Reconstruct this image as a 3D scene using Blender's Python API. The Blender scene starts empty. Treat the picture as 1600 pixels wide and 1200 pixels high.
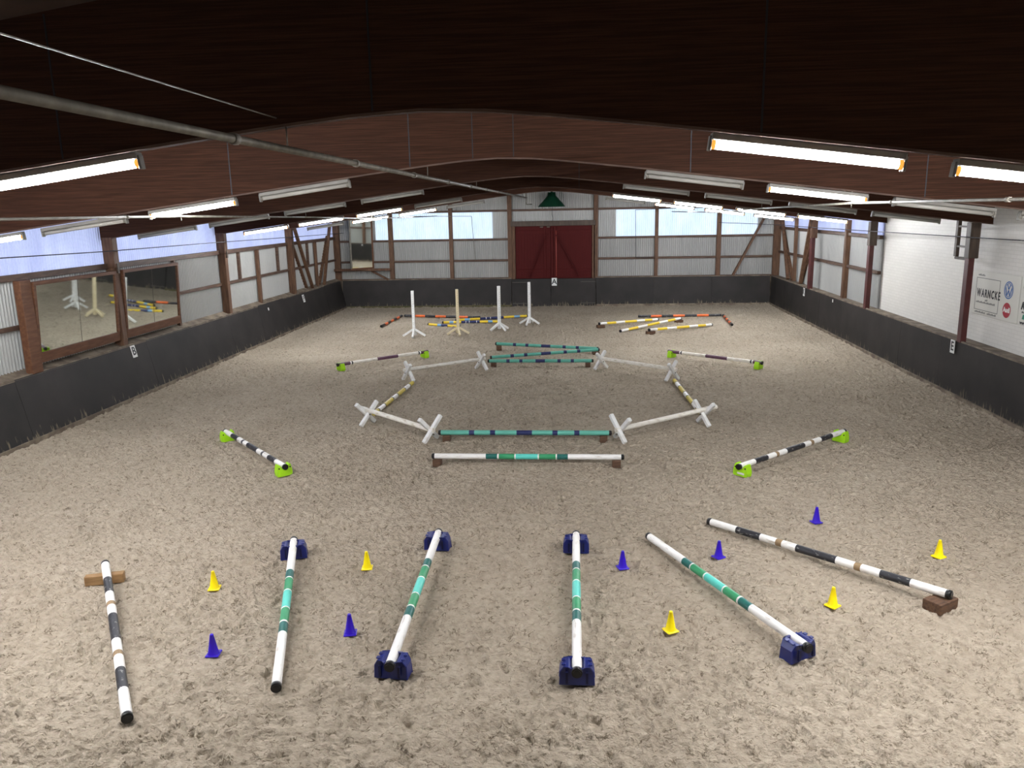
import bpy, bmesh, math, random
import numpy as np
from mathutils import Vector, Matrix
random.seed(4); rng = np.random.default_rng(4)
sc = bpy.context.scene
C = sc.collection
PI = math.pi

# ---------------------------------------------------------------- camera, world, exposure
cd = bpy.data.cameras.new('camera'); cam = bpy.data.objects.new('camera', cd); C.objects.link(cam)
cd.sensor_width = 36.0; cd.lens = 27.957; cd.clip_end = 200
Rv = Vector((0.9964586, 0.0818996, -0.0190435)); Dv = Vector((-0.0009844, -0.2151028, -0.9765909)); Fv = Vector((-0.0840787, 0.9731512, -0.2142604))
m = Matrix((Rv, -Dv, -Fv)).transposed().to_4x4(); m.translation = Vector((1.1935, 0.0, 4.5425)); cam.matrix_world = m
sc.camera = cam
wd = bpy.data.worlds.new('overcast_sky'); sc.world = wd; wd.use_nodes = True
wd.node_tree.nodes['Background'].inputs[0].default_value = (0.70, 0.82, 1.0, 1)
wd.node_tree.nodes['Background'].inputs[1].default_value = 1.05
sc.view_settings.view_transform = 'Standard'; sc.view_settings.look = 'None'
sc.view_settings.gamma = 1.0; sc.view_settings.use_curve_mapping = False
sc.view_settings.exposure = 0.6
TUBE = 200.0          # radiance of a burning fluorescent tube
sc.cycles.max_bounces = 8; sc.cycles.diffuse_bounces = 5; sc.cycles.glossy_bounces = 4
sc.cycles.sample_clamp_indirect = 6.0

# ---------------------------------------------------------------- materials
def lin(c):
    return tuple(((v/255)/12.92 if v/255 <= .04045 else ((v/255+.055)/1.055)**2.4) for v in c)
def mat(name, col, rough=.6, col2=None, scale=6, stretch=(1,1,1), metal=0, bump=0, bscale=None, thr=(.4,.7), spec=.4, detail=5):
    M = bpy.data.materials.new(name); M.use_nodes = True; nt = M.node_tree; N = nt.nodes; L = nt.links
    b = N['Principled BSDF']; b.inputs['Roughness'].default_value = rough; b.inputs['Metallic'].default_value = metal
    b.inputs['Specular IOR Level'].default_value = spec
    b.inputs['Base Color'].default_value = (*lin(col), 1)
    if col2 or bump:
        tc = N.new('ShaderNodeTexCoord'); mp = N.new('ShaderNodeMapping'); mp.inputs['Scale'].default_value = stretch
        L.new(tc.outputs['Object'], mp.inputs['Vector'])
    if col2:
        n = N.new('ShaderNodeTexNoise'); n.inputs['Scale'].default_value = scale; n.inputs['Detail'].default_value = detail
        L.new(mp.outputs[0], n.inputs['Vector'])
        r = N.new('ShaderNodeValToRGB'); r.color_ramp.elements[0].position = thr[0]; r.color_ramp.elements[1].position = thr[1]
        r.color_ramp.elements[0].color = (*lin(col), 1); r.color_ramp.elements[1].color = (*lin(col2), 1)
        L.new(n.outputs['Fac'], r.inputs['Fac']); L.new(r.outputs[0], b.inputs['Base Color'])
    if bump:
        n2 = N.new('ShaderNodeTexNoise'); n2.inputs['Scale'].default_value = bscale or scale; n2.inputs['Detail'].default_value = 6
        L.new(mp.outputs[0], n2.inputs['Vector'])
        bp = N.new('ShaderNodeBump'); bp.inputs['Strength'].default_value = bump; bp.inputs['Distance'].default_value = .02
        L.new(n2.outputs['Fac'], bp.inputs['Height']); L.new(bp.outputs[0], b.inputs['Normal'])
    return M
def emit(name, col, s):
    M = bpy.data.materials.new(name); M.use_nodes = True; nt = M.node_tree; nt.nodes.clear()
    e = nt.nodes.new('ShaderNodeEmission'); e.inputs[0].default_value = (*col, 1); e.inputs[1].default_value = s
    o = nt.nodes.new('ShaderNodeOutputMaterial'); nt.links.new(e.outputs[0], o.inputs[0]); return M
def translucent(name, col, col2):
    M = bpy.data.materials.new(name); M.use_nodes = True; nt = M.node_tree; N = nt.nodes; L = nt.links; N.clear()
    tc = N.new('ShaderNodeTexCoord'); n = N.new('ShaderNodeTexNoise'); n.inputs['Scale'].default_value = 1.1; n.inputs['Detail'].default_value = 4
    mp = N.new('ShaderNodeMapping'); mp.inputs['Scale'].default_value = (1.6, 1.6, .7); L.new(tc.outputs['Object'], mp.inputs[0]); L.new(mp.outputs[0], n.inputs['Vector'])
    r = N.new('ShaderNodeValToRGB'); r.color_ramp.elements[0].position = .35; r.color_ramp.elements[1].position = .7
    r.color_ramp.elements[0].color = (*col, 1); r.color_ramp.elements[1].color = (*col2, 1); L.new(n.outputs['Fac'], r.inputs[0])
    t = N.new('ShaderNodeBsdfTranslucent'); L.new(r.outputs[0], t.inputs[0])
    d = N.new('ShaderNodeBsdfPrincipled'); d.inputs['Roughness'].default_value = .35; d.inputs['Base Color'].default_value = (.5, .52, .58, 1)
    mx = N.new('ShaderNodeMixShader'); mx.inputs[0].default_value = .12; L.new(t.outputs[0], mx.inputs[1]); L.new(d.outputs[0], mx.inputs[2])
    o = N.new('ShaderNodeOutputMaterial'); L.new(mx.outputs[0], o.inputs[0]); return M

M = {}
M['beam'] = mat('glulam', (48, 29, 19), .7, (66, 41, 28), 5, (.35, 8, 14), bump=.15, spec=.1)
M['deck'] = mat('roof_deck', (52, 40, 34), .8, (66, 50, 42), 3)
M['timber'] = mat('brown_timber', (80, 56, 40), .65, (104, 77, 57), 5, (3, 3, .5), bump=.15, spec=.3)
M['rail'] = mat('brown_rail', (72, 54, 44), .65, (96, 76, 62), 5, (.6, .6, 4), spec=.3)
M['frame'] = mat('mirror_frame_wood', (84, 55, 38), .6, (102, 70, 50), 5, (4, .6, 4), spec=.2)
M['red_steel'] = mat('red_oxide_steel', (66, 26, 24), .55, (80, 36, 32), 4)
M['dark_brown'] = mat('dark_brown_board', (62, 50, 40), .6, (80, 66, 54), 4, (3, 3, .5))
M['sheet'] = mat('corrugated_metal', (160, 161, 157), .42, (170, 170, 165), .8, (1, 1, .3), spec=.5)
M['sheet_dim'] = mat('corrugated_metal_weathered', (146, 146, 142), .5, (158, 157, 152), .8, (1, 1, .3))
M['window'] = translucent('translucent_sheet', (.82, .89, .94), (.95, .98, 1.0))
M['window_side'] = translucent('translucent_sheet_violet', (.66, .66, .86), (.79, .79, .94))
M['red_door'] = mat('red_door_paint', (66, 13, 12), .6, (74, 18, 16), 3, (8, 8, .5), spec=.12)
M['white_tag'] = mat('white_plate', (214, 214, 210), .4)
M['black_ink'] = mat('black_ink', (18, 18, 20), .5)
M['green'] = mat('dark_green_enamel', (10, 52, 34), .45)
M['galv'] = mat('galvanised', (96, 92, 82), .55, (118, 113, 102), 8, metal=.2)
M['hinge'] = mat('dull_hinge_steel', (74, 70, 64), .6)
M['wire'] = mat('dark_cable', (36, 32, 38), .6)
M['lamp_grey'] = mat('lamp_housing', (112, 109, 101), .5, (126, 123, 114), 6)
M['tube_off'] = mat('tube_unlit', (158, 155, 146), .25, spec=.6)
M['tube_on'] = emit('tube_burning', (.93, .95, 1.0), TUBE)
M['tube_boosted'] = emit('tube_burning_boosted', (.95, .95, 1.0), TUBE*1.6)  # nearest row only: output raised above the other tubes to brighten the foreground
M['orange'] = emit('tube_end_glow', (1.0, .36, .06), .9)
M['cap_grey'] = mat('lamp_socket', (120, 116, 106), .5)
M['white'] = mat('white_paint', (230, 228, 222), .45, (172, 160, 142), 7, (.8, 4, 4), thr=(.56, .78), bump=.05)
M['white_dirty'] = mat('white_paint_dirty', (226, 221, 209), .5, (184, 172, 150), 6, (1.2, 4, 4), thr=(.5, .75), bump=.1)
M['white_stand'] = mat('white_stand_paint', (226, 226, 222), .5, (200, 196, 186), 7, thr=(.5, .8))
M['cream'] = mat('cream_stand_paint', (214, 200, 164), .5, (190, 172, 134), 7, thr=(.5, .8))
M['black'] = mat('black_paint', (38, 38, 42), .45, (150, 148, 142), 11, (1, 2.4, 2.4), thr=(.6, .7))
M['cap'] = mat('black_plastic', (20, 20, 20), .3)
M['tan'] = mat('bare_tan_wood', (146, 122, 88), .6, (120, 98, 70), 6, (1, 5, 5))
M['turq'] = mat('turquoise_paint', (92, 200, 184), .4, (70, 176, 162), 6, (1, 4, 4), thr=(.5, .8))
M['lgreen'] = mat('green_paint', (46, 140, 92), .4, (66, 150, 104), 6, (1, 4, 4))
M['dgreen'] = mat('dark_green_paint', (24, 92, 84), .4, (90, 140, 132), 9, (1, 4, 4), thr=(.6, .8))
M['teal'] = mat('teal_paint', (96, 172, 152), .45, (78, 148, 132), 5, (1, 4, 4), thr=(.5, .8))
M['navy'] = mat('navy_paint', (30, 38, 84), .45, (44, 52, 92), 6)
M['yellow'] = mat('yellow_paint', (228, 196, 52), .45, (204, 176, 70), 6, (1, 4, 4), thr=(.5, .8))
M['ochre'] = mat('worn_yellow_paint', (196, 176, 70), .5, (160, 144, 74), 6, (1, 4, 4), thr=(.5, .8))
M['lblue'] = mat('light_blue_paint', (120, 168, 206), .45)
M['orange_p'] = mat('orange_paint', (232, 112, 54), .45, (206, 98, 50), 6)
M['purple'] = mat('purple_paint', (84, 52, 72), .45, (104, 74, 90), 6, (1, 4, 4))
M['blue_plastic'] = mat('blue_plastic', (15, 27, 94), .35, (24, 38, 106), 5, spec=.55)
M['blue_dark'] = mat('blue_plastic_slot', (10, 16, 60), .5)
M['lime'] = mat('lime_plastic', (164, 220, 24), .4, (150, 204, 30), 5)
M['wood_block'] = mat('old_wood_block', (96, 70, 50), .8, (66, 48, 36), 7, (1, 5, 5), bump=.3)
M['wood_plank'] = mat('light_wood_plank', (150, 118, 78), .75, (124, 94, 60), 6, (1, 6, 6), bump=.2)
M['cone_y'] = mat('yellow_cone_plastic', (250, 226, 0), .4, spec=.4)
M['cone_b'] = mat('blue_cone_plastic', (46, 12, 178), .4, spec=.4)
M['board'] = mat('advert_board_white', (208, 206, 196), .45)
M['ad_blue'] = mat('advert_blue', (44, 96, 160), .5)
M['ad_red'] = mat('advert_red', (160, 24, 44), .5)
M['ad_green'] = mat('advert_green', (40, 130, 100), .5)
M['ad_grey'] = mat('advert_grey', (110, 110, 106), .5)
M['ad_white'] = mat('advert_white', (226, 224, 218), .5)
M['moss'] = mat('mossy_board', (72, 70, 38), .8, (96, 86, 62), 4)

g = bpy.data.materials.new('mirror_glass'); g.use_nodes = True; M['mirror'] = g
b = g.node_tree.nodes['Principled BSDF']; b.inputs['Metallic'].default_value = 1; b.inputs['Roughness'].default_value = .03; b.inputs['Base Color'].default_value = (.74, .78, .74, 1)

def kick_mat():
    K = bpy.data.materials.new('kickboard'); K.use_nodes = True; nt = K.node_tree; N = nt.nodes; L = nt.links; b = N['Principled BSDF']
    b.inputs['Roughness'].default_value = .62; b.inputs['Specular IOR Level'].default_value = .2
    tc = N.new('ShaderNodeTexCoord'); n = N.new('ShaderNodeTexNoise'); n.inputs['Scale'].default_value = 1.2; n.inputs['Detail'].default_value = 6
    L.new(tc.outputs['Object'], n.inputs['Vector'])
    r = N.new('ShaderNodeValToRGB'); r.color_ramp.elements[0].color = (*lin((37, 35, 33)), 1); r.color_ramp.elements[1].color = (*lin((51, 47, 45)), 1)
    r.color_ramp.elements[0].position = .3; r.color_ramp.elements[1].position = .75; L.new(n.outputs['Fac'], r.inputs[0])
    # splashed sand and scuffs near the foot: a stain that thins out upwards
    sx = N.new('ShaderNodeSeparateXYZ'); L.new(tc.outputs['Object'], sx.inputs[0])
    mr = N.new('ShaderNodeMapRange'); mr.inputs[1].default_value = .0; mr.inputs[2].default_value = .6; mr.inputs[3].default_value = .42; mr.inputs[4].default_value = .0; L.new(sx.outputs['Z'], mr.inputs[0])
    n2 = N.new('ShaderNodeTexNoise'); n2.inputs['Scale'].default_value = 16; n2.inputs['Detail'].default_value = 8
    mp = N.new('ShaderNodeMapping'); mp.inputs['Scale'].default_value = (1, 1, .12); L.new(tc.outputs['Object'], mp.inputs[0]); L.new(mp.outputs[0], n2.inputs['Vector'])
    ad = N.new('ShaderNodeMath'); ad.operation = 'ADD'; L.new(mr.outputs[0], ad.inputs[0]); L.new(n2.outputs['Fac'], ad.inputs[1])
    r2 = N.new('ShaderNodeValToRGB'); r2.color_ramp.elements[0].position = .86; r2.color_ramp.elements[1].position = 1.2
    r2.color_ramp.elements[0].color = (0, 0, 0, 1); r2.color_ramp.elements[1].color = (.55, .55, .55, 1); L.new(ad.outputs[0], r2.inputs[0])
    mx = N.new('ShaderNodeMixRGB'); mx.inputs[2].default_value = (*lin((150, 136, 112)), 1); L.new(r2.outputs[0], mx.inputs[0]); L.new(r.outputs[0], mx.inputs[1])
    L.new(mx.outputs[0], b.inputs['Base Color']); return K
M['kick'] = kick_mat()
M['ledge'] = mat('dusty_ledge', (92, 80, 68), .8, (136, 124, 106), 3, (1, 1, 1), bump=.2)

def brick_mat():
    K = bpy.data.materials.new('white_brick'); K.use_nodes = True; nt = K.node_tree; N = nt.nodes; L = nt.links; b = N['Principled BSDF']; b.inputs['Roughness'].default_value = .6
    tc = N.new('ShaderNodeTexCoord'); sx = N.new('ShaderNodeSeparateXYZ'); L.new(tc.outputs['Object'], sx.inputs[0])
    cx = N.new('ShaderNodeCombineXYZ'); L.new(sx.outputs['Y'], cx.inputs[0]); L.new(sx.outputs['Z'], cx.inputs[1])
    br = N.new('ShaderNodeTexBrick'); br.inputs['Scale'].default_value = 1; br.inputs['Brick Width'].default_value = .25; br.inputs['Row Height'].default_value = .083
    br.inputs['Mortar Size'].default_value = .006; br.inputs['Color1'].default_value = (*lin((216, 213, 205)), 1); br.inputs['Color2'].default_value = (*lin((211, 208, 200)), 1); br.inputs['Mortar'].default_value = (*lin((202, 199, 190)), 1)
    L.new(cx.outputs[0], br.inputs['Vector']); L.new(br.outputs['Color'], b.inputs['Base Color'])
    bp = N.new('ShaderNodeBump'); bp.inputs['Strength'].default_value = .2; bp.inputs['Distance'].default_value = .01; bp.invert = True
    L.new(br.outputs['Fac'], bp.inputs['Height']); L.new(bp.outputs[0], b.inputs['Normal']); return K
M['brick'] = brick_mat()

def sand_mat():
    K = bpy.data.materials.new('riding_sand'); K.use_nodes = True; nt = K.node_tree; N = nt.nodes; L = nt.links; b = N['Principled BSDF']
    b.inputs['Roughness'].default_value = .95; b.inputs['Specular IOR Level'].default_value = .1
    tc = N.new('ShaderNodeTexCoord')
    def noise(s, d=6, st=(1, 1, 1)):
        mp = N.new('ShaderNodeMapping'); mp.inputs['Scale'].default_value = st; L.new(tc.outputs['Object'], mp.inputs[0])
        n = N.new('ShaderNodeTexNoise'); n.inputs['Scale'].default_value = s; n.inputs['Detail'].default_value = d; L.new(mp.outputs[0], n.inputs['Vector']); return n
    a = noise(14, 8); c = noise(.35, 3); f = noise(60, 4)
    r = N.new('ShaderNodeValToRGB'); e = r.color_ramp.elements; e[0].position = .33; e[1].position = .62
    e[0].color = (*lin((161, 149, 131)), 1); e[1].color = (*lin((178, 166, 147)), 1); L.new(a.outputs['Fac'], r.inputs[0])
    r2 = N.new('ShaderNodeValToRGB'); r2.color_ramp.elements[0].position = .35; r2.color_ramp.elements[1].position = .65
    r2.color_ramp.elements[0].color = (.86, .85, .84, 1); r2.color_ramp.elements[1].color = (1, 1, 1, 1); L.new(c.outputs['Fac'], r2.inputs[0])
    mx = N.new('ShaderNodeMixRGB'); mx.blend_type = 'MULTIPLY'; mx.inputs[0].default_value = 1; L.new(r.outputs[0], mx.inputs[1]); L.new(r2.outputs[0], mx.inputs[2])
    L.new(mx.outputs[0], b.inputs['Base Color'])
    dn = noise(6.5, 3, (1, 1.25, 1)); dn.inputs['Distortion'].default_value = .9      # dark curved flecks: crevice shade painted into the colour, along with damp sand
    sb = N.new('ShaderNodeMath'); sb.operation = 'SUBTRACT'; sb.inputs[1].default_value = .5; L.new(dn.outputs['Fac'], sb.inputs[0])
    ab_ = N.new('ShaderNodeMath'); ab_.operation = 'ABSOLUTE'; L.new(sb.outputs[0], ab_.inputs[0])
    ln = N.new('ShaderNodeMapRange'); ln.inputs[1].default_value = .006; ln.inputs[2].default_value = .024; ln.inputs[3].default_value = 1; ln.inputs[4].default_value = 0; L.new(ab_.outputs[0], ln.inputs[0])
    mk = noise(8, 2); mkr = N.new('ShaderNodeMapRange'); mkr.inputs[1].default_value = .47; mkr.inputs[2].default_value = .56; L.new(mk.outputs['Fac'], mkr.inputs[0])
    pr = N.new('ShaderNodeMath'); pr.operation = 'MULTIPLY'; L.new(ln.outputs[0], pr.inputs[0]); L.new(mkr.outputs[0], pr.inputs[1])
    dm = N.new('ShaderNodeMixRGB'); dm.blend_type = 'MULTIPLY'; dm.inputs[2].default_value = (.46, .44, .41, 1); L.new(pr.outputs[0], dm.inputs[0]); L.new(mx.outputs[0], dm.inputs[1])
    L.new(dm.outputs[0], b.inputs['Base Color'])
    bp = N.new('ShaderNodeBump'); bp.inputs['Strength'].default_value = .55; bp.inputs['Distance'].default_value = .02; L.new(f.outputs['Fac'], bp.inputs['Height'])
    b2 = N.new('ShaderNodeBump'); b2.inputs['Strength'].default_value = .85; b2.inputs['Distance'].default_value = .07
    g2 = noise(16, 5, (1, 1.5, 1)); L.new(g2.outputs['Fac'], b2.inputs['Height']); L.new(bp.outputs[0], b2.inputs['Normal'])
    L.new(b2.outputs[0], b.inputs['Normal']); return K
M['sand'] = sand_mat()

# ---------------------------------------------------------------- mesh helpers
class MB:
    def __init__(s): s.v = []; s.f = []; s.mi = []; s.sm = []
    def add(s, vs, fs, mi=0, smooth=False):
        o = len(s.v); s.v += [tuple(v) for v in vs]
        for f in fs: s.f.append(tuple(i+o for i in f)); s.mi.append(mi); s.sm.append(smooth)
        return s
    def box(s, a, b, mi=0, mat4=None):
        x0, y0, z0 = a; x1, y1, z1 = b
        vs = [(x0,y0,z0),(x1,y0,z0),(x1,y1,z0),(x0,y1,z0),(x0,y0,z1),(x1,y0,z1),(x1,y1,z1),(x0,y1,z1)]
        if mat4: vs = [mat4 @ Vector(v) for v in vs]
        return s.add(vs, [(0,3,2,1),(4,5,6,7),(0,1,5,4),(1,2,6,5),(2,3,7,6),(3,0,4,7)], mi)
    def bar(s, p, q, w, h, mi=0, up=(0,0,1)):
        p = Vector(p); q = Vector(q); d = (q-p).normalized(); u = Vector(up)
        if abs(d.dot(u)) > .95: u = Vector((0,1,0))
        sd = d.cross(u).normalized(); u = sd.cross(d).normalized()
        vs = [p+sd*a*w/2+u*c*h/2 for a, c in ((-1,-1),(1,-1),(1,1),(-1,1))]+[q+sd*a*w/2+u*c*h/2 for a, c in ((-1,-1),(1,-1),(1,1),(-1,1))]
        return s.add(vs, [(0,1,2,3),(7,6,5,4),(0,4,5,1),(1,5,6,2),(2,6,7,3),(3,7,4,0)], mi)
    def tube(s, p, q, r, n=12, mi=0, r2=None, caps=True):
        p = Vector(p); q = Vector(q); d = (q-p).normalized(); u = Vector((0,0,1)) if abs(d.z) < .9 else Vector((1,0,0))
        a = d.cross(u).normalized(); c = a.cross(d); r2 = r if r2 is None else r2
        vs = [p+(a*math.cos(2*PI*i/n)+c*math.sin(2*PI*i/n))*r for i in range(n)]+[q+(a*math.cos(2*PI*i/n)+c*math.sin(2*PI*i/n))*r2 for i in range(n)]
        s.add(vs, [(i, (i+1) % n, n+(i+1) % n, n+i) for i in range(n)], mi, True)
        if caps: s.add(vs, [tuple(reversed(range(n)))], mi); s.add(vs, [tuple(range(n, 2*n))], mi)
        return s
    def path(s, pts, r, n=8, mi=0):
        for a, b2 in zip(pts[:-1], pts[1:]): s.tube(a, b2, r, n, mi)
        return s
    def prism(s, poly, y0, y1, mi=0):          # poly in xz, extruded along y
        n = len(poly); vs = [(x, y0, z) for x, z in poly]+[(x, y1, z) for x, z in poly]
        return s.add(vs, [tuple(range(n)), tuple(reversed(range(n, 2*n)))]+[(i, n+i, n+(i+1) % n, (i+1) % n) for i in range(n)], mi)
    def obj(s, name, mats, parent=None, loc=None, bevel=0, rot=None):
        me = bpy.data.meshes.new(name); me.from_pydata(s.v, [], s.f)
        for mm in (mats if isinstance(mats, list) else [mats]): me.materials.append(mm)
        me.polygons.foreach_set('material_index', s.mi); me.polygons.foreach_set('use_smooth', s.sm)
        bmm = bmesh.new(); bmm.from_mesh(me); bmesh.ops.remove_doubles(bmm, verts=bmm.verts, dist=1e-5)
        if bevel:
            bmesh.ops.bevel(bmm, geom=[e for e in bmm.edges if len(e.link_faces) == 2 and e.calc_face_angle(0) > .6], offset=bevel, segments=1, affect='EDGES')
        bmesh.ops.recalc_face_normals(bmm, faces=bmm.faces)
        bmm.to_mesh(me); bmm.free(); me.update()
        return link(name, me, parent, loc, rot)
def link(name, data, parent=None, loc=None, rot=None):
    o = bpy.data.objects.new(name, data); C.objects.link(o)
    if parent: o.parent = parent
    if loc: o.location = loc
    if rot: o.rotation_euler = rot
    return o
def tag(o, label, cat, group=None):
    o['label'] = label; o['category'] = cat
    if group: o['group'] = group
    return o
def thing(name, label, cat, loc=(0,0,0), rot=(0,0,0), group=None):
    o = bpy.data.objects.new(name, None); o.empty_display_size = .1; C.objects.link(o); o.location = loc; o.rotation_euler = rot
    return tag(o, label, cat, group)
def struct(o): o['kind'] = 'structure'; return o
def put(mb, name, mats, parent, bevel=0): return mb.obj(name, mats, parent, bevel=bevel)
def text_mesh(txt, size, name='lettering', sx=1.0, shear=0, bold=0, align='CENTER', ext=.001, space=1.0):
    cu = bpy.data.curves.new(name, 'FONT'); cu.body = txt; cu.size = size; cu.align_x = align; cu.align_y = 'CENTER'; cu.extrude = ext; cu.shear = shear; cu.offset = bold; cu.space_character = space; cu.resolution_u = 3
    o = bpy.data.objects.new(name, cu); C.objects.link(o)
    dg = bpy.context.evaluated_depsgraph_get(); me = bpy.data.meshes.new_from_object(o.evaluated_get(dg)); me.name = name
    bpy.data.objects.remove(o); bpy.data.curves.remove(cu)
    if sx != 1: me.transform(Matrix.Diagonal((sx, 1, 1, 1)))
    return me

# ---------------------------------------------------------------- floor: churned riding sand
def vnoise(x, y, s, seed):
    r = np.random.default_rng(seed); T = r.random((256, 256)); xs = x/s+37.3; ys = y/s+91.7
    xi = np.floor(xs).astype(int); yi = np.floor(ys).astype(int); fx = xs-xi; fy = ys-yi; fx = fx*fx*(3-2*fx); fy = fy*fy*(3-2*fy)
    a = T[yi % 256, xi % 256]; b = T[yi % 256, (xi+1) % 256]; c = T[(yi+1) % 256, xi % 256]; d = T[(yi+1) % 256, (xi+1) % 256]
    return (a*(1-fx)+b*fx)*(1-fy)+(c*(1-fx)+d*fx)*fy-.5
def sand_height(X, Y):
    wx = vnoise(X, Y, .22, 11)*.16; wy = vnoise(X, Y, .22, 12)*.16
    h = vnoise(X, Y, 2.3, 1)*.02+vnoise(X, Y, .7, 2)*.018
    for sc_, am, sd, th in ((.16, .05, 3, .80), (.21, .055, 6, .82), (.11, .036, 8, .78)):     # sharp little ridges where hooves dragged the sand up
        r1 = 1-np.abs(vnoise(X+wx, (Y+wy)*1.1, sc_, sd))*2; h += np.clip(r1-th, 0, 1)/(1-th)*am*(vnoise(X, Y, .5, sd+20)+.5)
    h += vnoise(X+wx, Y+wy, .09, 4)*.022+vnoise(X+wx*.5, Y+wy*.5, .05, 5)*.018
    return h-.03
xs = np.linspace(-10.32, 10.32, 1250)
ys = np.concatenate([np.linspace(-2.8, 4.6, 20), np.arange(4.7, 11, .016), np.arange(11, 16, .025), np.arange(16, 24, .045), np.arange(24, 37.95, .09)])
XX, YY = np.meshgrid(xs, ys)
ZZ = sand_height(XX, YY)
ped = rng.random((60, 3))
for k in range(9000):                                     # hoof prints: a hollow with a pushed-up rim
    px = rng.uniform(-9.7, 9.7); py = 5+rng.random()**1.5*32; a = rng.uniform(0, 2*PI); rr = rng.uniform(.035, .075); dep_k = rng.uniform(.01, .03)
    i0 = np.searchsorted(ys, py-.22); i1 = np.searchsorted(ys, py+.22); j0 = np.searchsorted(xs, px-.22); j1 = np.searchsorted(xs, px+.22)
    if i1 <= i0 or j1 <= j0: continue
    dx = XX[i0:i1, j0:j1]-px; dy = YY[i0:i1, j0:j1]-py; u = dx*math.cos(a)+dy*math.sin(a); v = (-dx*math.sin(a)+dy*math.cos(a))*1.2
    d = np.sqrt(u*u+v*v)/rr
    # a steep-walled crescent cut with the sand thrown up behind it
    ang = .5+.5*np.tanh(u/rr*2.2)
    ZZ[i0:i1, j0:j1] += -.012*np.exp(-(d**4))*(1+.9*u/rr)+dep_k*np.exp(-((d-1.28)/.22)**2)*ang-dep_k*1.3*np.exp(-((d-.92)/.2)**2)*ang
edge = np.clip((np.abs(XX)-9.1)/.9, 0, 1)**2*.05+np.clip((YY-36.6)/1.0, 0, 1)**2*.05
ZZ += edge
def ground(x, y):
    i = min(len(ys)-1, np.searchsorted(ys, y)); j = min(len(xs)-1, np.searchsorted(xs, x))
    return float(ZZ[max(0, i-2):i+3, max(0, j-2):j+3].mean())
OBST = []          # filled in further down; the sand is levelled under the blocks, cones and stands
def build_floor():
    for (px, py, rr, zz) in OBST:
        i0 = np.searchsorted(ys, py-rr*2); i1 = np.searchsorted(ys, py+rr*2); j0 = np.searchsorted(xs, px-rr*2); j1 = np.searchsorted(xs, px+rr*2)
        d = np.sqrt((XX[i0:i1, j0:j1]-px)**2+(YY[i0:i1, j0:j1]-py)**2)/rr
        w = np.clip(1.7-d, 0, 1); ZZ[i0:i1, j0:j1] = ZZ[i0:i1, j0:j1]*(1-w)+np.minimum(ZZ[i0:i1, j0:j1], zz+.002)*w
    ny, nx = XX.shape; me = bpy.data.meshes.new('floor')
    co = np.stack([XX, YY, ZZ], -1).reshape(-1, 3).astype(np.float32)
    idx = np.arange(ny*nx).reshape(ny, nx); q = np.stack([idx[:-1, :-1], idx[:-1, 1:], idx[1:, 1:], idx[1:, :-1]], -1).reshape(-1, 4)
    me.vertices.add(len(co)); me.vertices.foreach_set('co', co.ravel()); me.loops.add(q.size); me.loops.foreach_set('vertex_index', q.ravel().astype(np.int32))
    me.polygons.add(len(q)); me.polygons.foreach_set('loop_start', np.arange(0, q.size, 4, dtype=np.int32)); me.polygons.foreach_set('loop_total', np.full(len(q), 4, np.int32))
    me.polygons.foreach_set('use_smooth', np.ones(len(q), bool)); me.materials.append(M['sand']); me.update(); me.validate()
    struct(link('floor', me))

# ---------------------------------------------------------------- roof
BEAMS = [(.4, 0), (6.65, 0), (12.9, 0), (19.1, -.04), (25.4, -.12), (31.6, -.12), (37.75, .12)]
def zb(x, off=0): return 5.33+off-.13*(math.sqrt(x*x+.49)-.7)
def ztop(x): return zb(x)+1.2-.012*abs(x)
XL, XR = -10.75, 10.6
xsb = [XL+(XR-XL)*i/40 for i in range(41)]
mb = MB()
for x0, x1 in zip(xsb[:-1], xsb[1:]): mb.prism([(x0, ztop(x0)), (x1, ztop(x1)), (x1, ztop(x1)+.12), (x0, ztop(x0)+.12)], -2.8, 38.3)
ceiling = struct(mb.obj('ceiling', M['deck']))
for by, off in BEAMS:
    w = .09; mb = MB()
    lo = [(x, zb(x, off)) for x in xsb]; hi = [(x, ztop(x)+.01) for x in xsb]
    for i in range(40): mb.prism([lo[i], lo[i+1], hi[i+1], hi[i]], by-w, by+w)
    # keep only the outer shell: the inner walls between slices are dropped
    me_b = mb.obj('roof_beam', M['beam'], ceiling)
    bmm = bmesh.new(); bmm.from_mesh(me_b.data)
    inner = [f for f in bmm.faces if abs(f.normal.x) > .99 and XL+.05 < f.calc_center_median().x < XR-.05]
    bmesh.ops.delete(bmm, geom=inner, context='FACES'); bmm.to_mesh(me_b.data); bmm.free()
    # end-grain joints of the glued lamellae
    js = {6.65: (-.45, 2.6, -3.1), 12.9: (.18, -.46, -1.46, 2.9, -4.4, 6.4)}.get(by, (1.2,) if by < 30 else ())
    for x in js:
        j = MB().box((x-.008, by-w-.002, zb(x, off)+.02), (x+.008, by-w+.02, ztop(x)-.02)); j.obj('joint', M['black_ink'], me_b)
    # a pale edge lath along the underside
    e = MB()
    for i in range(40): e.prism([(lo[i][0], lo[i][1]-.012), (lo[i+1][0], lo[i+1][1]-.012), (lo[i+1][0], lo[i+1][1]+.012), (lo[i][0], lo[i][1]+.012)], by-w-.006, by-w+.01)
    e.obj('edge_lath', M['rail'], me_b)

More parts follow.
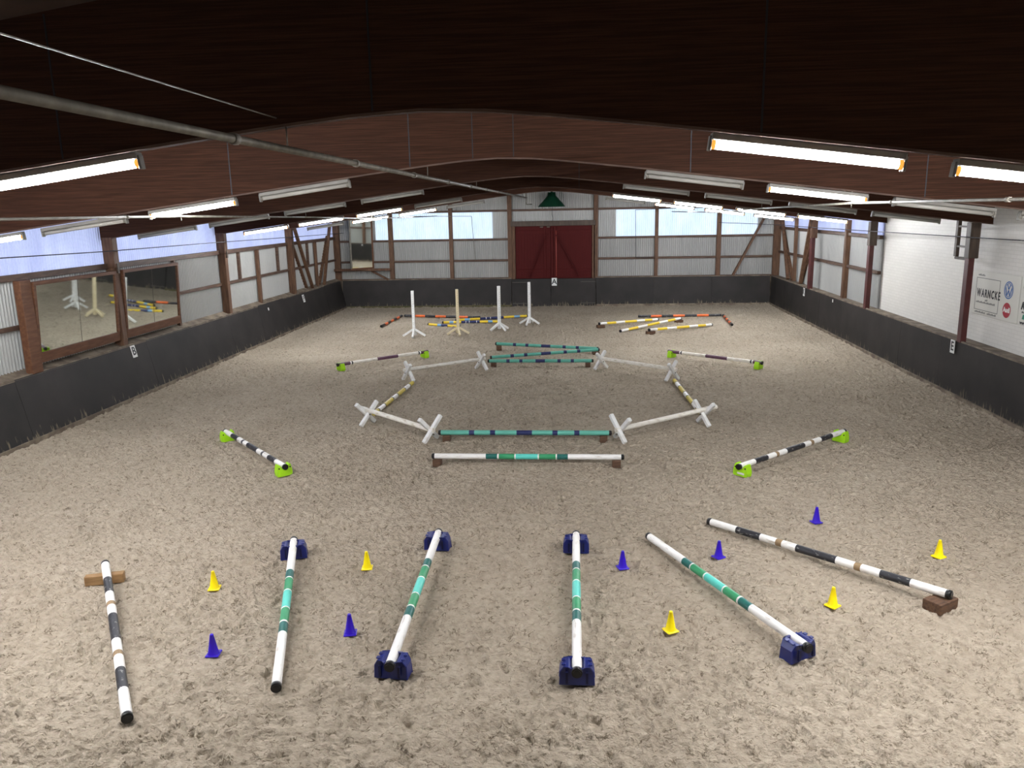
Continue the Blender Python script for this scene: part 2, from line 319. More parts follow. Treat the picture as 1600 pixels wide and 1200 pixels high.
# ---------------------------------------------------------------- corrugated sheets
def corr(along, lo, hi, plane, ztops, z0, face, mat_, parent, name='corrugated_sheet', pitch=.095, amp=.036):
    """a sheet standing in the plane x=plane (along='y') or y=plane (along='x'); ztops: number or function of the running coordinate"""
    n = max(2, int(round((hi-lo)/pitch))); mbx = MB(); pts = []
    prof = ((0, 0), (.32, 0), (.5, 1), (.82, 1))
    for k in range(n):
        for u, d in prof: pts.append((lo+(k+u)*(hi-lo)/n, d*amp*face))
    pts.append((hi, 0)); zt = ztops if callable(ztops) else (lambda t: ztops)
    vs = []
    for t, d in pts:
        for z in (z0, zt(t)): vs.append((plane+d, t, z) if along == 'y' else (t, plane+d, z))
    fs = [(2*i, 2*i+2, 2*i+3, 2*i+1) for i in range(len(pts)-1)]
    mbx.add(vs, fs)
    return mbx.obj(name, mat_, parent)
def split(lo, hi, w=2.1):
    n = max(1, round((hi-lo)/w)); return [(lo+(hi-lo)*i/n, lo+(hi-lo)*(i+1)/n) for i in range(n)]

# ---------------------------------------------------------------- left wall
H = 1.36
wl = struct(MB().prism([(-10.27, -.1), (-10.27, H-.04), (-10.62, H+.10), (-11.15, H+.10), (-11.15, -.1)], -2.8, 38.3).obj('wall_left', M['ledge']))
XS = -10.58
BAYS_L = [(-2.8, .4), (.4, 6.65), (6.65, 12.9), (12.9, 19.1), (19.1, 25.4), (25.4, 31.6), (31.6, 38.1)]
wn = 1
for a, b2 in BAYS_L:
    for lo, hi in split(a, b2): corr('y', lo, hi, XS, 2.32, H+.05, 1, M['sheet'], wl); corr('y', lo, hi, XS, 3.36, 2.32, 1, M['sheet'], wl)
    w_ = struct(corr('y', a, b2, XS, ztop(XS)+.06, 3.36, 1, M['window_side'], None, f'window_{wn}')); wn += 1
    MB().box((XS+.03, a, 3.29), (XS+.13, b2, 3.42)).obj('rail', M['rail'], wl, bevel=.006)
    MB().box((XS+.03, a, 2.28), (XS+.11, b2, 2.37)).obj('rail', M['rail'], wl, bevel=.006)
for py in (.4, 6.65, 12.9, 19.1, 25.4, 31.6):
    off = dict(BEAMS)[py]
    MB().box((-10.52, py-.1, H-.04), (-10.28, py+.1, 3.32)).obj('post', M['timber'], wl, bevel=.01)
    MB().box((-10.54, py-.11, 3.32), (-10.26, py+.11, zb(-10.3, off)+.02)).obj('post', M['timber'], wl, bevel=.01)
    MB().box((-10.28, py-.03, 3.18), (-10.24, py+.05, 3.42)).obj('post_plate', M['dark_brown'], wl)
MB().box((-10.42, 15.52, H-.02), (-10.26, 15.86, 3.3)).obj('post', M['frame'], wl, bevel=.01)
for y in (28.3, 34.8): MB().box((-10.5, y-.07, H), (-10.38, y+.07, 3.3)).obj('post', M['timber'], wl, bevel=.008)
for y, z0, z1 in ((26.8, 2.37, 3.3), (30.4, 2.37, 3.3), (33.9, 2.37, 3.3), (22.3, 1.4, 3.3)):
    MB().box((-10.54, y-.05, z0), (-10.44, y+.05, z1)).obj('stud', M['rail'], wl, bevel=.006)
for p, q in (((-10.36, 32.1, 4.05), (-10.36, 33.9, H)), ((-10.36, 36.9, 4.05), (-10.36, 35.5, H)), ((-10.5, 32.0, 3.5), (-10.5, 33.5, H+.05)), ((-10.5, 36.8, 3.5), (-10.5, 35.2, H+.05))):
    MB().bar(p, q, .09, .13, up=(1, 0, 0)).obj('brace', M['timber'], wl, bevel=.006)

# ---------------------------------------------------------------- right wall
wr = struct(MB().box((10.03, -2.8, -.1), (10.95, 38.3, H-.03)).obj('wall_right', M['ledge']))
XS2 = 10.45
for a, b2 in ((25.42, 31.6), (31.6, 38.1)):
    for lo, hi in split(a, b2): corr('y', lo, hi, XS2, 2.42, H-.06, -1, M['sheet'], wr); corr('y', lo, hi, XS2, 3.5, 2.42, -1, M['sheet'], wr)
    struct(corr('y', a, b2, XS2, ztop(XS2)+.06, 3.5, -1, M['window_side'], None, f'window_{wn}')); wn += 1
    MB().box((XS2-.14, a, 3.45), (XS2-.02, b2, 3.56)).obj('rail', M['rail'], wr, bevel=.006)
    MB().box((XS2-.12, a, 2.38), (XS2-.02, b2, 2.48)).obj('rail', M['rail'], wr, bevel=.006)
MB().box((XS2, -2.8, H-.06), (XS2+.24, 25.5, ztop(XS2)+.06)).obj('brickwork', M['brick'], wr)
for py in (.4, 6.65, 12.9, 19.1, 25.4, 31.6):
    off = dict(BEAMS)[py]
    zc = 3.28
    MB().box((10.0, py-(.15 if py > 30 else .1), H-.04), (10.13, py+(.15 if py > 30 else .1), zc)).obj('post', M['red_steel'], wr, bevel=.01)
    MB().box((9.98, py-.11, zc-.02), (10.2, py+.11, zb(10.3, off)+.02)).obj('post_board', M['dark_brown'] if py < 30 else M['timber'], wr, bevel=.01)
MB().box((10.26, 28.35, H-.04), (10.42, 28.55, zb(10.3)-.1)).obj('post', M['timber'], wr, bevel=.008)
for p, q in (((10.24, 37.1, 3.95), (10.24, 35.6, H)), ((10.24, 34.7, 4.0), (10.24, 34.6, H)), ((10.24, 32.5, 4.05), (10.24, 33.6, H)), ((10.34, 32.3, 3.5), (10.34, 33.9, H)), ((10.34, 37.3, 3.5), (10.34, 35.2, H))):
    MB().bar(p, q, .10, .14, up=(1, 0, 0)).obj('brace', M['timber'], wr, bevel=.006)
# steel hanger with rungs beside the brick bay's post
hg = thing('hanger_bracket', 'brown rounded steel bracket with two rungs beside the red post on the white brick wall', 'bracket', (10.1, 19.5, 3.2))
MB().box((-.04, .30, .06), (.04, .42, .92)).obj('upright', M['dark_brown'], hg, bevel=.01)
MB().box((-.04, -.23, 0), (.04, .36, .06)).obj('foot_bar', M['dark_brown'], hg, bevel=.012)
for z in (.28, .74): MB().box((-.03, -.23, z), (.03, .32, z+.04)).obj('rung', M['dark_brown'], hg)

# ---------------------------------------------------------------- back and front walls
YB = 38.05
wb = struct(MB().box((-11.15, 37.9, -.1), (-1.96, 38.3, H-.06)).obj('wall_back', M['ledge']))
MB().box((1.96, 37.9, -.1), (10.95, 38.3, H-.06)).obj('ledge', M['ledge'], wb)
gt = lambda t: ztop(t)+.08
PX = [-10.6, -7.75, -4.85, -2.05, 1.98, 4.78, 7.62, 10.45]
def band(lo, hi, z0, z1, mt, name='corrugated_sheet', parent=wb): return corr('x', lo, hi, YB, z1, z0, -1, mt, parent, name)
for i, (a, b2) in enumerate(zip(PX[:-1], PX[1:])):
    if i == 3:
        band(a, b2, 3.95, 4.5, M['sheet'])
    else:
        band(a, b2, H-.06, 2.2, M['sheet_dim']); band(a, b2, 2.2, 3.18, M['sheet_dim'])
    band(a, b2, 4.5, gt, M['sheet_dim'])
for a, b2, mt in ((-10.6, -8.5, M['sheet_dim']), (-2.87, -2.05, M['sheet']), (1.98, 2.92, M['sheet']), (9.37, 10.45, M['sheet'])): band(a, b2, 3.18, 4.5, mt)
for a, b2 in ((-8.5, -7.75), (-7.75, -4.85), (-4.85, -2.87), (2.92, 4.78), (4.78, 7.62), (7.62, 9.37)):
    struct(band(a, b2, 3.18, 4.5, M['window'], f'window_{wn}', None)); wn += 1
for x, w2 in zip(PX, (.2, .11, .09, .1, .1, .08, .1, .16)):
    MB().box((x-w2+(.14 if x < -10 else 0)-(.2 if x > 10 else 0), 37.86, H-.06), (x+w2+(.14 if x < -10 else 0)-(.2 if x > 10 else 0), 38.02, ztop(x)-.05)).obj('post', M['timber'], wb, bevel=.008)
for a, b2, z in ((-10.9, -2.1, 3.18), (2.05, 10.4, 3.18), (-10.9, 10.4, 4.5), (-10.9, -2.1, 2.2), (2.05, 10.4, 2.22), (-10.9, -2.1, H-.02), (2.05, 10.4, H-.02)):
    MB().box((a, 37.93, z-.05), (b2, 38.03, z+.05)).obj('rail', M['rail'], wb, bevel=.006)
MB().bar((9.6, 37.84, 3.95), (8.3, 37.84, H), .09, .2, up=(0, 1, 0)).obj('brace', M['timber'], wb, bevel=.008)
MB().bar((-8.75, 37.8, 1.8), (-7.95, 37.84, H), .09, .12, up=(0, 1, 0)).obj('brace', M['timber'], wb, bevel=.008)
MB().box((-10.5, 37.55, 1.8), (-7.75, 37.7, 1.92)).obj('rail', M['timber'], wb, bevel=.01)
wf = struct(MB().box((-11.15, -2.95, -.1), (10.95, -2.8, 6.8)).obj('wall_front', M['sheet_dim']))

# sliding doors
dr = struct(MB().box((-1.98, 37.98, -.1), (1.98, 38.12, 3.97)).obj('door_1', M['red_door']))
MB().box((-2.0, 37.8, 3.76), (1.96, 37.98, 4.0)).obj('lintel', M['dark_brown'], dr, bevel=.01)
for x in (-1.94, 1.8): MB().box((x, 37.86, H-.05), (x+.14, 37.98, 3.78)).obj('jamb', M['timber'], dr, bevel=.008)
for x0, x1 in ((-1.78, -.13), (-.07, 1.78)):
    n = 12; leaf = MB().box((x0, 37.93, H-.04), (x1, 37.975, 3.74)).obj('door_leaf', M['red_door'], dr)
    for k in range(n):
        a = x0+(x1-x0)*k/n; MB().box((a+.004, 37.915, H-.03), (a+(x1-x0)/n-.004, 37.93, 3.73)).obj('board', M['red_door'], leaf)
    for z in (1.62+.0, 3.42): MB().box((x0+.02, 37.885, z), (x1-.02, 37.915, z+.14)).obj('ledger', M['red_door'], leaf, bevel=.006)
MB().bar((-.35, 37.87, 3.35), (-1.15, 37.87, 1.4), .03, .14, up=(0, 1, 0)).obj('door_brace', M['red_door'], dr)
MB().bar((.12, 37.87, 3.35), (1.2, 37.87, 1.4), .03, .14, up=(0, 1, 0)).obj('door_brace', M['red_door'], dr)
for x in (-.45, -.12, .02): MB().box((x, 37.87, H-.02), (x+.1, 37.915, 3.74)).obj('stile', M['red_door'], dr, bevel=.006)
MB().tube((.13, 37.86, 1.42), (.13, 37.86, 3.55), .018).obj('pull_bar', mat('worn_pull_bar', (150, 70, 60), .5), dr)
for x in (-.62, -.3): MB().box((x, 37.78, 3.7), (x+.14, 37.81, 3.74)).obj('track_bracket', M['galv'], dr)

# ---------------------------------------------------------------- kickboards
def kick(name, p0, p1, inward, top_out, n, parent_mat=M['kick']):
    """boards leaning outwards: p0-p1 run along the foot, top edge shifted by top_out"""
    p0 = Vector(p0); p1 = Vector(p1); d = (p1-p0).normalized(); o = -Vector(inward)
    root = struct(MB().bar(p0+o*.2+Vector((0, 0, -.03)), p1+o*.2+Vector((0, 0, -.03)), .3, .1).obj(name, M['ledge']))
    Ltot = (p1-p0).length
    for k in range(n):
        a = p0+d*(Ltot*k/n+.002); c = p0+d*(Ltot*(k+1)/n-.002); dz = rng.uniform(-.002, .002)
        f = [a+Vector((0, 0, -.06)), c+Vector((0, 0, -.06)), c+o*top_out+Vector((0, 0, H)), a+o*top_out+Vector((0, 0, H))]
        f = [v+o*dz for v in f]; g2 = [v+o*.035 for v in f]
        MB().add(f+g2, [(0,1,2,3),(7,6,5,4),(0,4,5,1),(1,5,6,2),(2,6,7,3),(3,7,4,0)]).obj('kick_panel', parent_mat, root)
        MB().bar(a-o*.02+Vector((0, 0, .04)), c-o*.02+Vector((0, 0, .04)), .04, .14).obj('foot_board', M['moss'] if name == 'baseboard_back' else M['ledge'], root)
    top = p0+o*(top_out+.02)+Vector((0, 0, H-.015)), p1+o*(top_out+.02)+Vector((0, 0, H-.015))
    MB().bar(top[0], top[1], .05, .035).obj('top_lath', M['ledge'], root)
    return root
kl = kick('baseboard_left', (-10, -2.7, 0), (-10, 37.65, 0), (1, 0, 0), .28, 16)
kr = kick('baseboard_right', (10, -2.7, 0), (10, 37.65, 0), (-1, 0, 0), .02, 16)
kb = kick('baseboard_back', (-10.2, 37.65, 0), (-2.0, 37.65, 0), (0, -1, 0), .2, 3)
MBk = kick('baseboard_back_right', (2.0, 37.65, 0), (10.0, 37.65, 0), (0, -1, 0), .2, 3)
MBk.name = 'trim_1'
gd = struct(MB().box((-1.98, 37.8, -.05), (1.98, 37.97, H-.05)).obj('trim_2', M['kick']))
for x0, x1 in ((-1.97, -.14), (-.12, 1.97)):
    lf = MB().add([(x0, 37.66, .04), (x1, 37.66, .04), (x1, 37.8, 1.3), (x0, 37.8, 1.3), (x0, 37.72, .04), (x1, 37.72, .04), (x1, 37.86, 1.3), (x0, 37.86, 1.3)], [(0,1,2,3),(7,6,5,4),(0,4,5,1),(1,5,6,2),(2,6,7,3),(3,7,4,0)]).obj('gate_leaf', M['kick'], gd)
    s_ = x0 if x0 < -1 else x1-.7
    MB().bar((s_, 37.77, 1.16), (s_+.7, 37.77, 1.16), .02, .03).obj('strap_hinge', M['hinge'], lf)
    MB().bar((s_, 37.66, .17), (s_+.7, 37.66, .17), .02, .03).obj('strap_hinge', M['hinge'], lf)
    MB().box(((-.24 if x0 < -1 else .0), 37.7, .78), ((-.2 if x0 < -1 else .04), 37.73, .92)).obj('latch', M['cap'], lf)

# letter plates
def plate(letter, loc, rx, rz, lab, w=.2, h=.31):
    o = thing('letter_plate' if letter else 'marker_plate', lab, 'sign', loc, (rx, 0, rz))
    MB().box((-w/2, -h/2, -.008), (w/2, h/2, .004)).obj('plate', M['white_tag'], o)
    if letter:
        t = link('lettering', text_mesh(letter, h*.95, bold=.006), o, (0, 0, .006)); t.data.materials.append(M['black_ink'])
lean = math.atan2(.28, H)
plate('B', (-10.23, 19.31, 1.16), PI/2-lean, PI/2, 'white plate with black letter B on the left kickboard below the mirrors')
plate('F', (-10.20, 32.2, 1.10), PI/2-lean, PI/2, 'white letter plate on the left kickboard near the far corner')
plate('', (-10.215, 28.4, 1.13), PI/2-lean, PI/2, 'tiny white marker on the left kickboard short of the far letter plate', .08, .1)
plate('E', (9.975, 19.31, 1.19), PI/2, -PI/2, 'white plate with black letter E on the right kickboard below a red post')
plate('K', (9.975, 32.05, 1.17), PI/2, -PI/2, 'white letter plate on the right kickboard near the far corner')
plate('', (9.98, 28.44, 1.23), PI/2, -PI/2, 'tiny white marker on the right kickboard short of the far letter plate', .08, .1)
plate('A', (.03, 37.76, 1.17), PI/2-math.atan2(.14, 1.26), 0, 'white plate with black letter A on the dark gate below the red doors', .24, .36)

# ---------------------------------------------------------------- mirrors
def mirror(y0, y1, lab, yaw=0):
    o = thing('arena_mirror', lab, 'mirror', (-10.3, (y0+y1)/2, 2.38), (0, math.radians(3.3), math.radians(yaw)), 'mirrors on the left wall'); w = (y1-y0)/2; h = .87
    MB().box((-.02, -w+.06, -h+.2), (0, w-.06, h-.06)).obj('glass', M['mirror'], o)
    MB().box((-.06, -w, -h), (.03, w, -h+.22)).obj('bottom_rail', M['frame'], o, bevel=.008)
    MB().box((-.06, -w, h-.08), (.03, w, h)).obj('top_rail', M['frame'], o, bevel=.008)
    for s in (-1, 1): MB().box((-.06, min(s*w, s*(w-.08)), -h+.22), (.03, max(s*w, s*(w-.08)), h-.08)).obj('stile', M['frame'], o, bevel=.008)
    MB().box((-.001, -.004, -h+.22), (.003, .004, h-.08)).obj('glass_joint', M['dark_brown'], o)
mirror(15.88, 18.96, 'nearer wooden framed tilted wall mirror left of the post at letter B')
mirror(19.24, 22.1, 'farther wooden framed tilted wall mirror right of the post at letter B', .35)
o = thing('corner_mirror', 'tall framed mirror leaning in the far left corner above a timber rail', 'mirror', (-9.05, 37.4, 1.95), (math.radians(1.5), 0, math.radians(40)))
MB().box((-.55, -.02, .03), (.52, .0, 2.25)).obj('glass', M['mirror'], o)
MB().box((.5, -.03, 0), (.58, .03, 2.3)).obj('stile', M['frame'], o); MB().box((-.62, -.03, 0), (-.54, .03, 2.3)).obj('stile', M['galv'], o)
MB().box((-.6, -.03, -.06), (.58, .03, .03)).obj('bottom_rail', M['frame'], o); MB().box((-.6, -.03, 2.24), (.58, .03, 2.31)).obj('top_rail', M['frame'], o)

# ---------------------------------------------------------------- advertising board
ab = thing('advertising_board', 'long white advertising board with car badges on the white brick wall', 'sign', (10.42, 19.55, 1.97), (PI/2, 0, -PI/2))
# local x runs along the wall towards the camera, local y up, local z into the hall
MB().box((-.12, 0, -.02), (2.02, 1.0, .0)).obj('panel', M['board'], ab, bevel=.004)
MB().box((2.04, 0, -.02), (4.2, 1.0, .0)).obj('panel', M['board'], ab, bevel=.004)
fr = MB(); x0, x1, y0, y1 = .14, 1.2, .1, .84
for a in ((x0, y0, x1, y0+.014), (x0, y1-.014, x1, y1), (x0, y0, x0+.014, y1), (x1-.014, y0, x1, y1)): fr.box((a[0], a[1], 0), (a[2], a[3], .003))
fr.obj('printed_frame', M['ad_grey'], ab)
def lett(txt, size, x, y, mt, sx=1, shear=0, bold=0, align='CENTER', name='lettering'):
    t = link(name, text_mesh(txt, size, name, sx, shear, bold, align), ab, (x, y, .003)); t.data.materials.append(mt); return t
t = link('lettering', text_mesh('WARNCKE', .25, bold=.008, space=1.35), ab, (.73, .49, .003)); t.data.materials.append(M['black_ink'])
w_ = max(v.co.x for v in t.data.vertices)-min(v.co.x for v in t.data.vertices); t.data.transform(Matrix.Diagonal((1.04/w_, 1, 1, 1)))
gk = MB()
for (xa, ya, n, dx) in ((.2, .895, 7, .045), (.6, .34, 3, .04), (.2, .28, 18, .048), (.18, .05, 11, .045), (.75, .05, 9, .045)):
    for k in range(n): gk.box((xa+k*dx, ya-.014, 0), (xa+k*dx+dx*.72, ya+.014+.008*((k*7) % 3), .002))
gk.obj('small_print', M['ad_grey'], ab)['kind'] = 'stuff'
def ring(mbx, cx, cy, r0, r1, n=40):
    vs = [(cx+r*math.cos(2*PI*i/n), cy+r*math.sin(2*PI*i/n), .003) for r in (r0, r1) for i in range(n)]
    mbx.add(vs, [(i, (i+1) % n, n+(i+1) % n, n+i) for i in range(n)])
bd = MB(); ring(bd, 1.57, .67, .165, .19); ring(bd, 1.57, .67, .135, .15)
def stroke(mbx, p, q, w):
    p = Vector((*p, .004)); q = Vector((*q, .004)); d = (q-p).normalized(); n_ = Vector((-d.y, d.x, 0))*w/2; mbx.add([p-n_, q-n_, q+n_, p+n_], [(0,1,2,3)])
cx, cy = 1.57, .67
for p, q in (((-.07, .13), (0, .015)), ((.07, .13), (0, .015)), ((-.13, .06), (-.055, -.12)), ((-.055, -.12), (0, .0)), ((0, .0), (.055, -.12)), ((.055, -.12), (.13, .06))):
    stroke(bd, (cx+p[0], cy+p[1]), (cx+q[0], cy+q[1]), .032)
bd.obj('round_badge', M['ad_blue'], ab)
rd = MB(); n = 40; rd.add([(1.57+.165*math.cos(2*PI*i/n), .235+.165*math.sin(2*PI*i/n), .003) for i in range(n)], [tuple(range(n))]); rd.obj('red_disc', M['ad_red'], ab)
t = lett('Audi', .15, 1.57, .24, M['ad_white'], .95, 0, .006); t.location.z = .005
lett('Gut', .16, 2.12, .80, M['ad_grey'], 1.1, .3, .002, 'LEFT'); lett('fü', .16, 2.2, .62, M['ad_grey'], 1.1, .3, .002, 'LEFT')
lett('KRÄ', .21, 2.12, .40, M['black_ink'], 1.15, .25, .01, 'LEFT')
gk2 = MB()
for k in range(9): gk2.box((2.17+k*.07, .255, 0), (2.22+k*.07, .29, .002))
gk2.obj('small_print', M['black_ink'], ab)['kind'] = 'stuff'
sb = MB()
for k in range(2): sb.add([(2.2+k*.14, .13, .003), (2.3+k*.14, .13, .003), (2.33+k*.14, .23, .003), (2.23+k*.14, .23, .003)], [(0,1,2,3)])
sb.obj('green_bars', M['ad_green'], ab)
lett('www.', .1, 2.14, .055, M['black_ink'], 1.1, 0, .004, 'LEFT')

# ---------------------------------------------------------------- lamps
ROWN = {6.65: 'nearest', 12.9: 'second', 19.1: 'third', 25.4: 'fourth', 31.6: 'fifth'}
XPOS = [-8.87, -7.03, -5.12, -3.22, 2.97, 4.84, 6.73, 8.58]
ORD = ['first', 'second', 'third', 'fourth', 'fifth', 'sixth', 'seventh', 'eighth']
LIT = {6.65: (0, 1, 2, 3, 4, 5, 6, 7), 12.9: (0, 2, 5), 19.1: (), 25.4: (0, 1, 2, 4, 5, 6, 7), 31.6: (1, 2, 5, 6, 7)}  # nearest row: lamps out of view are set burning to brighten the foreground
SKIP = {}
DZ = {6.65: -.05, 12.9: -.05, 19.1: -.06, 25.4: -.17, 31.6: -.19}
def lamp_parts(on):
    r = []
    L_ = .72
    r.append((MB().box((-L_-.03, -.055, .03), (L_+.03, .055, .085)), 'housing', M['lamp_grey'], .006))
    r.append((MB().tube((-L_, 0, -.004), (L_, 0, -.004), .033, 14), 'tube', M['tube_on'] if on else M['tube_off'], 0))
    for s in (-1, 1):
        r.append((MB().tube((s*(L_-.012), 0, -.004), (s*(L_+.02), 0, -.004), .037, 14), 'end_cap', M['orange'] if on else M['cap_grey'], 0))
        r.append((MB().box((min(s*(L_+.02), s*(L_+.045)), -.035, -.055), (max(s*(L_+.02), s*(L_+.045)), .035, .06)), 'socket', M['lamp_grey'], .004))
    return r
protos = {}
def lamp(x, y, z, slope, on, lab, new=False):  # new: use the tubes with raised output that lift the foreground
    o = thing('fluorescent_lamp', lab, 'lamp', (x, y, z), (0, -math.atan(slope), 0), 'fluorescent lamps under the roof beams')
    if on not in protos:
        protos[on] = [b_.obj(nm, mt, o, bevel=bv) for b_, nm, mt, bv in lamp_parts(on)]
        if new:
            for c in protos[on]:
                if c.name.startswith('tube'): protos['plain_mesh'] = c.data; c.data = c.data.copy(); c.data.materials[0] = M['tube_boosted']; protos['boosted_mesh'] = c.data
    else:
        for p in protos[on]:
            c = p.copy(); C.objects.link(c); c.parent = o
            if new and c.name.startswith('tube'): c.data = protos['boosted_mesh']
            elif c.name.startswith('tube') and on: c.data = protos['plain_mesh']
    return o
for by, off in BEAMS[1:6]:
    for k, x in enumerate(XPOS):
        if k in SKIP.get(by, ()): continue
        on = k in LIT[by]
        z = 5.42-.13*abs(x)+DZ[by]-.06
        lab = f"{'burning' if on else 'unlit'} fluorescent lamp under the {ROWN[by]} roof beam, {ORD[k]} of eight from the left wall"
        o = lamp(x, by, z, -.13*(1 if x > 0 else -1), on, lab, by < 7)
        if DZ[by] < -.1:
            for s in (-.5, .5): MB().tube((s, 0, .08), (s, 0, .2), .008, 6).obj('hanger_rod', M['galv'], o)

# green hood lamp at the gable
o = thing('hood_lamp', 'dark green conical hood lamp hanging high above the red doors', 'lamp', (-.05, 37.35, 4.66))
hb = MB(); hb.tube((0, 0, 0), (0, 0, .46), .62, 32, 0, .2, False); hb.tube((0, 0, .46), (0, 0, .62), .2, 32, 0, .17, True); hb.tube((0, 0, -.03), (0, 0, 0), .63, 32, 0, .62, False)
hb.obj('hood', M['green'], o); MB().tube((0, 0, .62), (0, 0, .72), .05, 12).obj('neck', M['green'], o)
MB().path([(0, .1, .45), (.02, .35, -.1), (.0, .5, -.35), (.04, .52, -.55), (.03, .5, -.66)], .012, 6).obj('power_cord', M['wire'], o)

# sprinkler pipes
def pipe(x, z, y0, y1, r, lab, yj=3.1):
    o = thing('sprinkler_pipe', lab, 'pipe', (x, y0, z)); MB().tube((0, 0, 0), (0, y1-y0, 0), r, 12).obj('pipe', M['galv'], o)
    y = 2.0
    while y < y1-y0-.2:
        MB().tube((0, y-.04, 0), (0, y+.04, 0), r*1.35, 10).obj('coupling', M['galv'], o); y += yj
    for by, off in BEAMS:
        if y0 < by < y1: MB().tube((0, by-y0, 0), (0, by-y0, max(.05, zb(x, off)-z)), .006, 6).obj('hanger', M['galv'], o)
    return o
p_ = pipe(-1.2, 5.06, -2.6, 37.4, .03, 'grey sprinkler pipe running lengthwise just left of the ridge')
MB().path([(0, 39.7, .35), (0, 39.7, -.3), (.25, 39.8, -.3)], .022, 8).obj('feed_pipe', M['galv'], p_)
def side_pipe(x, lab):
    o = thing('sprinkler_pipe', lab, 'pipe', (x, -2.6, 4.53))
    MB().path([(0, 0, .03), (0, 15.5, .01), (0, 21.7, -.07), (0, 28, -.19), (0, 40, -.22)], .019, 10).obj('pipe', M['galv'], o)
    for y in range(2, 15, 3): MB().tube((0, y-.04, .03-.0013*y), (0, y+.04, .03-.0013*y), .026, 10).obj('coupling', M['galv'], o)
    for by, off in BEAMS[:-1]: MB().tube((0, by+2.72, -.2 if by > 24 else -.06), (0, by+2.72, zb(x, off)-4.5), .006, 6).obj('hanger', M['galv'], o)
side_pipe(5.4, 'grey sprinkler pipe running lengthwise under the right roof slope')
side_pipe(-5.4, 'grey sprinkler pipe running lengthwise under the left roof slope')

# cables
def cable(pts, r, lab, mt='wire'): return tag(MB().path(pts, r, 6).obj('cable', M[mt]), lab, 'cable')
cable([(-10.0, -2.6, 3.95), (-10.0, 6, 3.88), (-10.0, 14.7, 3.81), (-10.0, 18.1, 3.755), (-10.0, 24, 3.72), (-10.0, 31, 3.65), (-10.0, 37.8, 3.6)], .013, 'dark cable stretched along the left wall in front of the windows')
cable([(9.94, -2.6, 3.82), (9.94, 16.8, 3.75), (9.94, 25.2, 3.70), (9.94, 31.4, 3.67), (9.94, 37.2, 3.66), (7.6, 37.82, 3.78)], .013, 'thin dark cable stretched along the right wall past the posts')
cable([(-1.24, -2.6, 5.32), (-1.24, 3.5, 5.31), (-1.24, 6.55, 5.30)], .005, 'thin pale wire near the ridge reaching the nearest roof beam', 'galv')
cable([(-6.78, 37.84, 4.32), (-3.83, 37.84, 4.27), (-3.71, 37.84, 2.24)], .012, 'thin conduit frame on the gable window left of the doors', 'galv')
cable([(7.1, 37.8, 4.5), (3.79, 37.8, 4.42), (3.83, 37.8, 2.25), (4.7, 37.8, 2.25)], .012, 'thin conduit frame on the gable window right of the doors')

# ---------------------------------------------------------------- poles
BW = [('cap', .012), ('white', .131), ('black', .24), ('white', .312), ('tan', .337), ('white', .41), ('black', .578), ('white', .64), ('tan', .667), ('white', .741), ('black', .857), ('white', .988), ('cap', 1)]
GW = [('white', .283), ('dgreen', .343), ('white', .352), ('lgreen', .434), ('white', .441), ('turq', .556), ('white', .563), ('lgreen', .65), ('white', .657), ('dgreen', .714), ('white', 1)]
TN = [('teal', .176), ('navy', .207), ('teal', .30), ('navy', .33), ('teal', .455), ('navy', .545), ('teal', .664), ('navy', .694), ('teal', .79), ('navy', .82), ('teal', 1)]
WH = [('white_dirty', 1)]
YW = [('ochre', .1), ('black', .115), ('white', .24), ('black', .255), ('ochre', .44), ('black', .455), ('white', .56), ('black', .575), ('ochre', .76), ('black', .775), ('white', .9), ('black', .915), ('ochre', 1)]
PU = [('purple', .13), ('white', .143), ('black', .158), ('white_dirty', .42), ('purple', .65), ('white_dirty', .885), ('black', .9), ('white', .913), ('purple', 1)]
OB = [('black', .15), ('orange_p', .28), ('black', .42), ('orange_p', .56), ('black', .71), ('orange_p', .85), ('black', 1)]
YB_ = [('yellow', .12), ('lblue', .19), ('yellow', .33), ('navy', .41), ('white', .42), ('navy', .47), ('white', .48), ('navy', .6), ('white', .61), ('navy', .66), ('yellow', .81), ('lblue', .89), ('yellow', 1)]
YF = [('white', .12), ('yellow', .27), ('white', .42), ('yellow', .62), ('white', .76), ('yellow', .89), ('white', 1)]
def pole_mesh(mbx, p, q, r, bands, slots, n=16):
    p = Vector(p); q = Vector(q); t0 = 0
    for k, (nm, t1) in enumerate(bands):
        mi = slots.index(nm); mbx.tube(p.lerp(q, t0), p.lerp(q, t1), r, n, mi, caps=False); t0 = t1
    mbx.tube(p, p.lerp(q, .0005), r, n, slots.index(bands[0][0]), caps=True); mbx.tube(p.lerp(q, .9995), q, r, n, slots.index(bands[-1][0]), caps=True)
def frame_of(A, B):
    A = Vector(A); B = Vector(B); d = B-A; L_ = d.length
    return A, L_, d.to_track_quat('X', 'Z').to_euler()
def pole(A, B, bands, lab, r=.05, caps=True, name='ground_pole', group=None):
    A, L_, e = frame_of(A, B); slots = []
    for nm, _ in bands:
        if nm not in slots: slots.append(nm)
    mbx = MB(); pole_mesh(mbx, (0, 0, 0), (L_, 0, 0), r, bands, slots)
    o = mbx.obj(name, [M[s] for s in slots], None, A, rot=e); tag(o, lab, 'pole', group)
    if caps:
        for x0, x1, xe in ((-.012, .035, -.02), (L_-.035, L_+.012, L_+.02)):
            c = MB().tube((x0, 0, 0), (x1, 0, 0), r*1.05, 16); c.tube((xe, 0, 0), (x0 if xe < 0 else x1, 0, 0), r*.75, 16); c.obj('end_cap', M['cap'], o)
    return o
G1 = 'banded poles fanned out in the foreground'
pole((-2.94, 6.15, .055), (-4.93, 9.1, .16), BW, 'black and white pole at the far left of the foreground fan, on a wooden plank', group=G1)
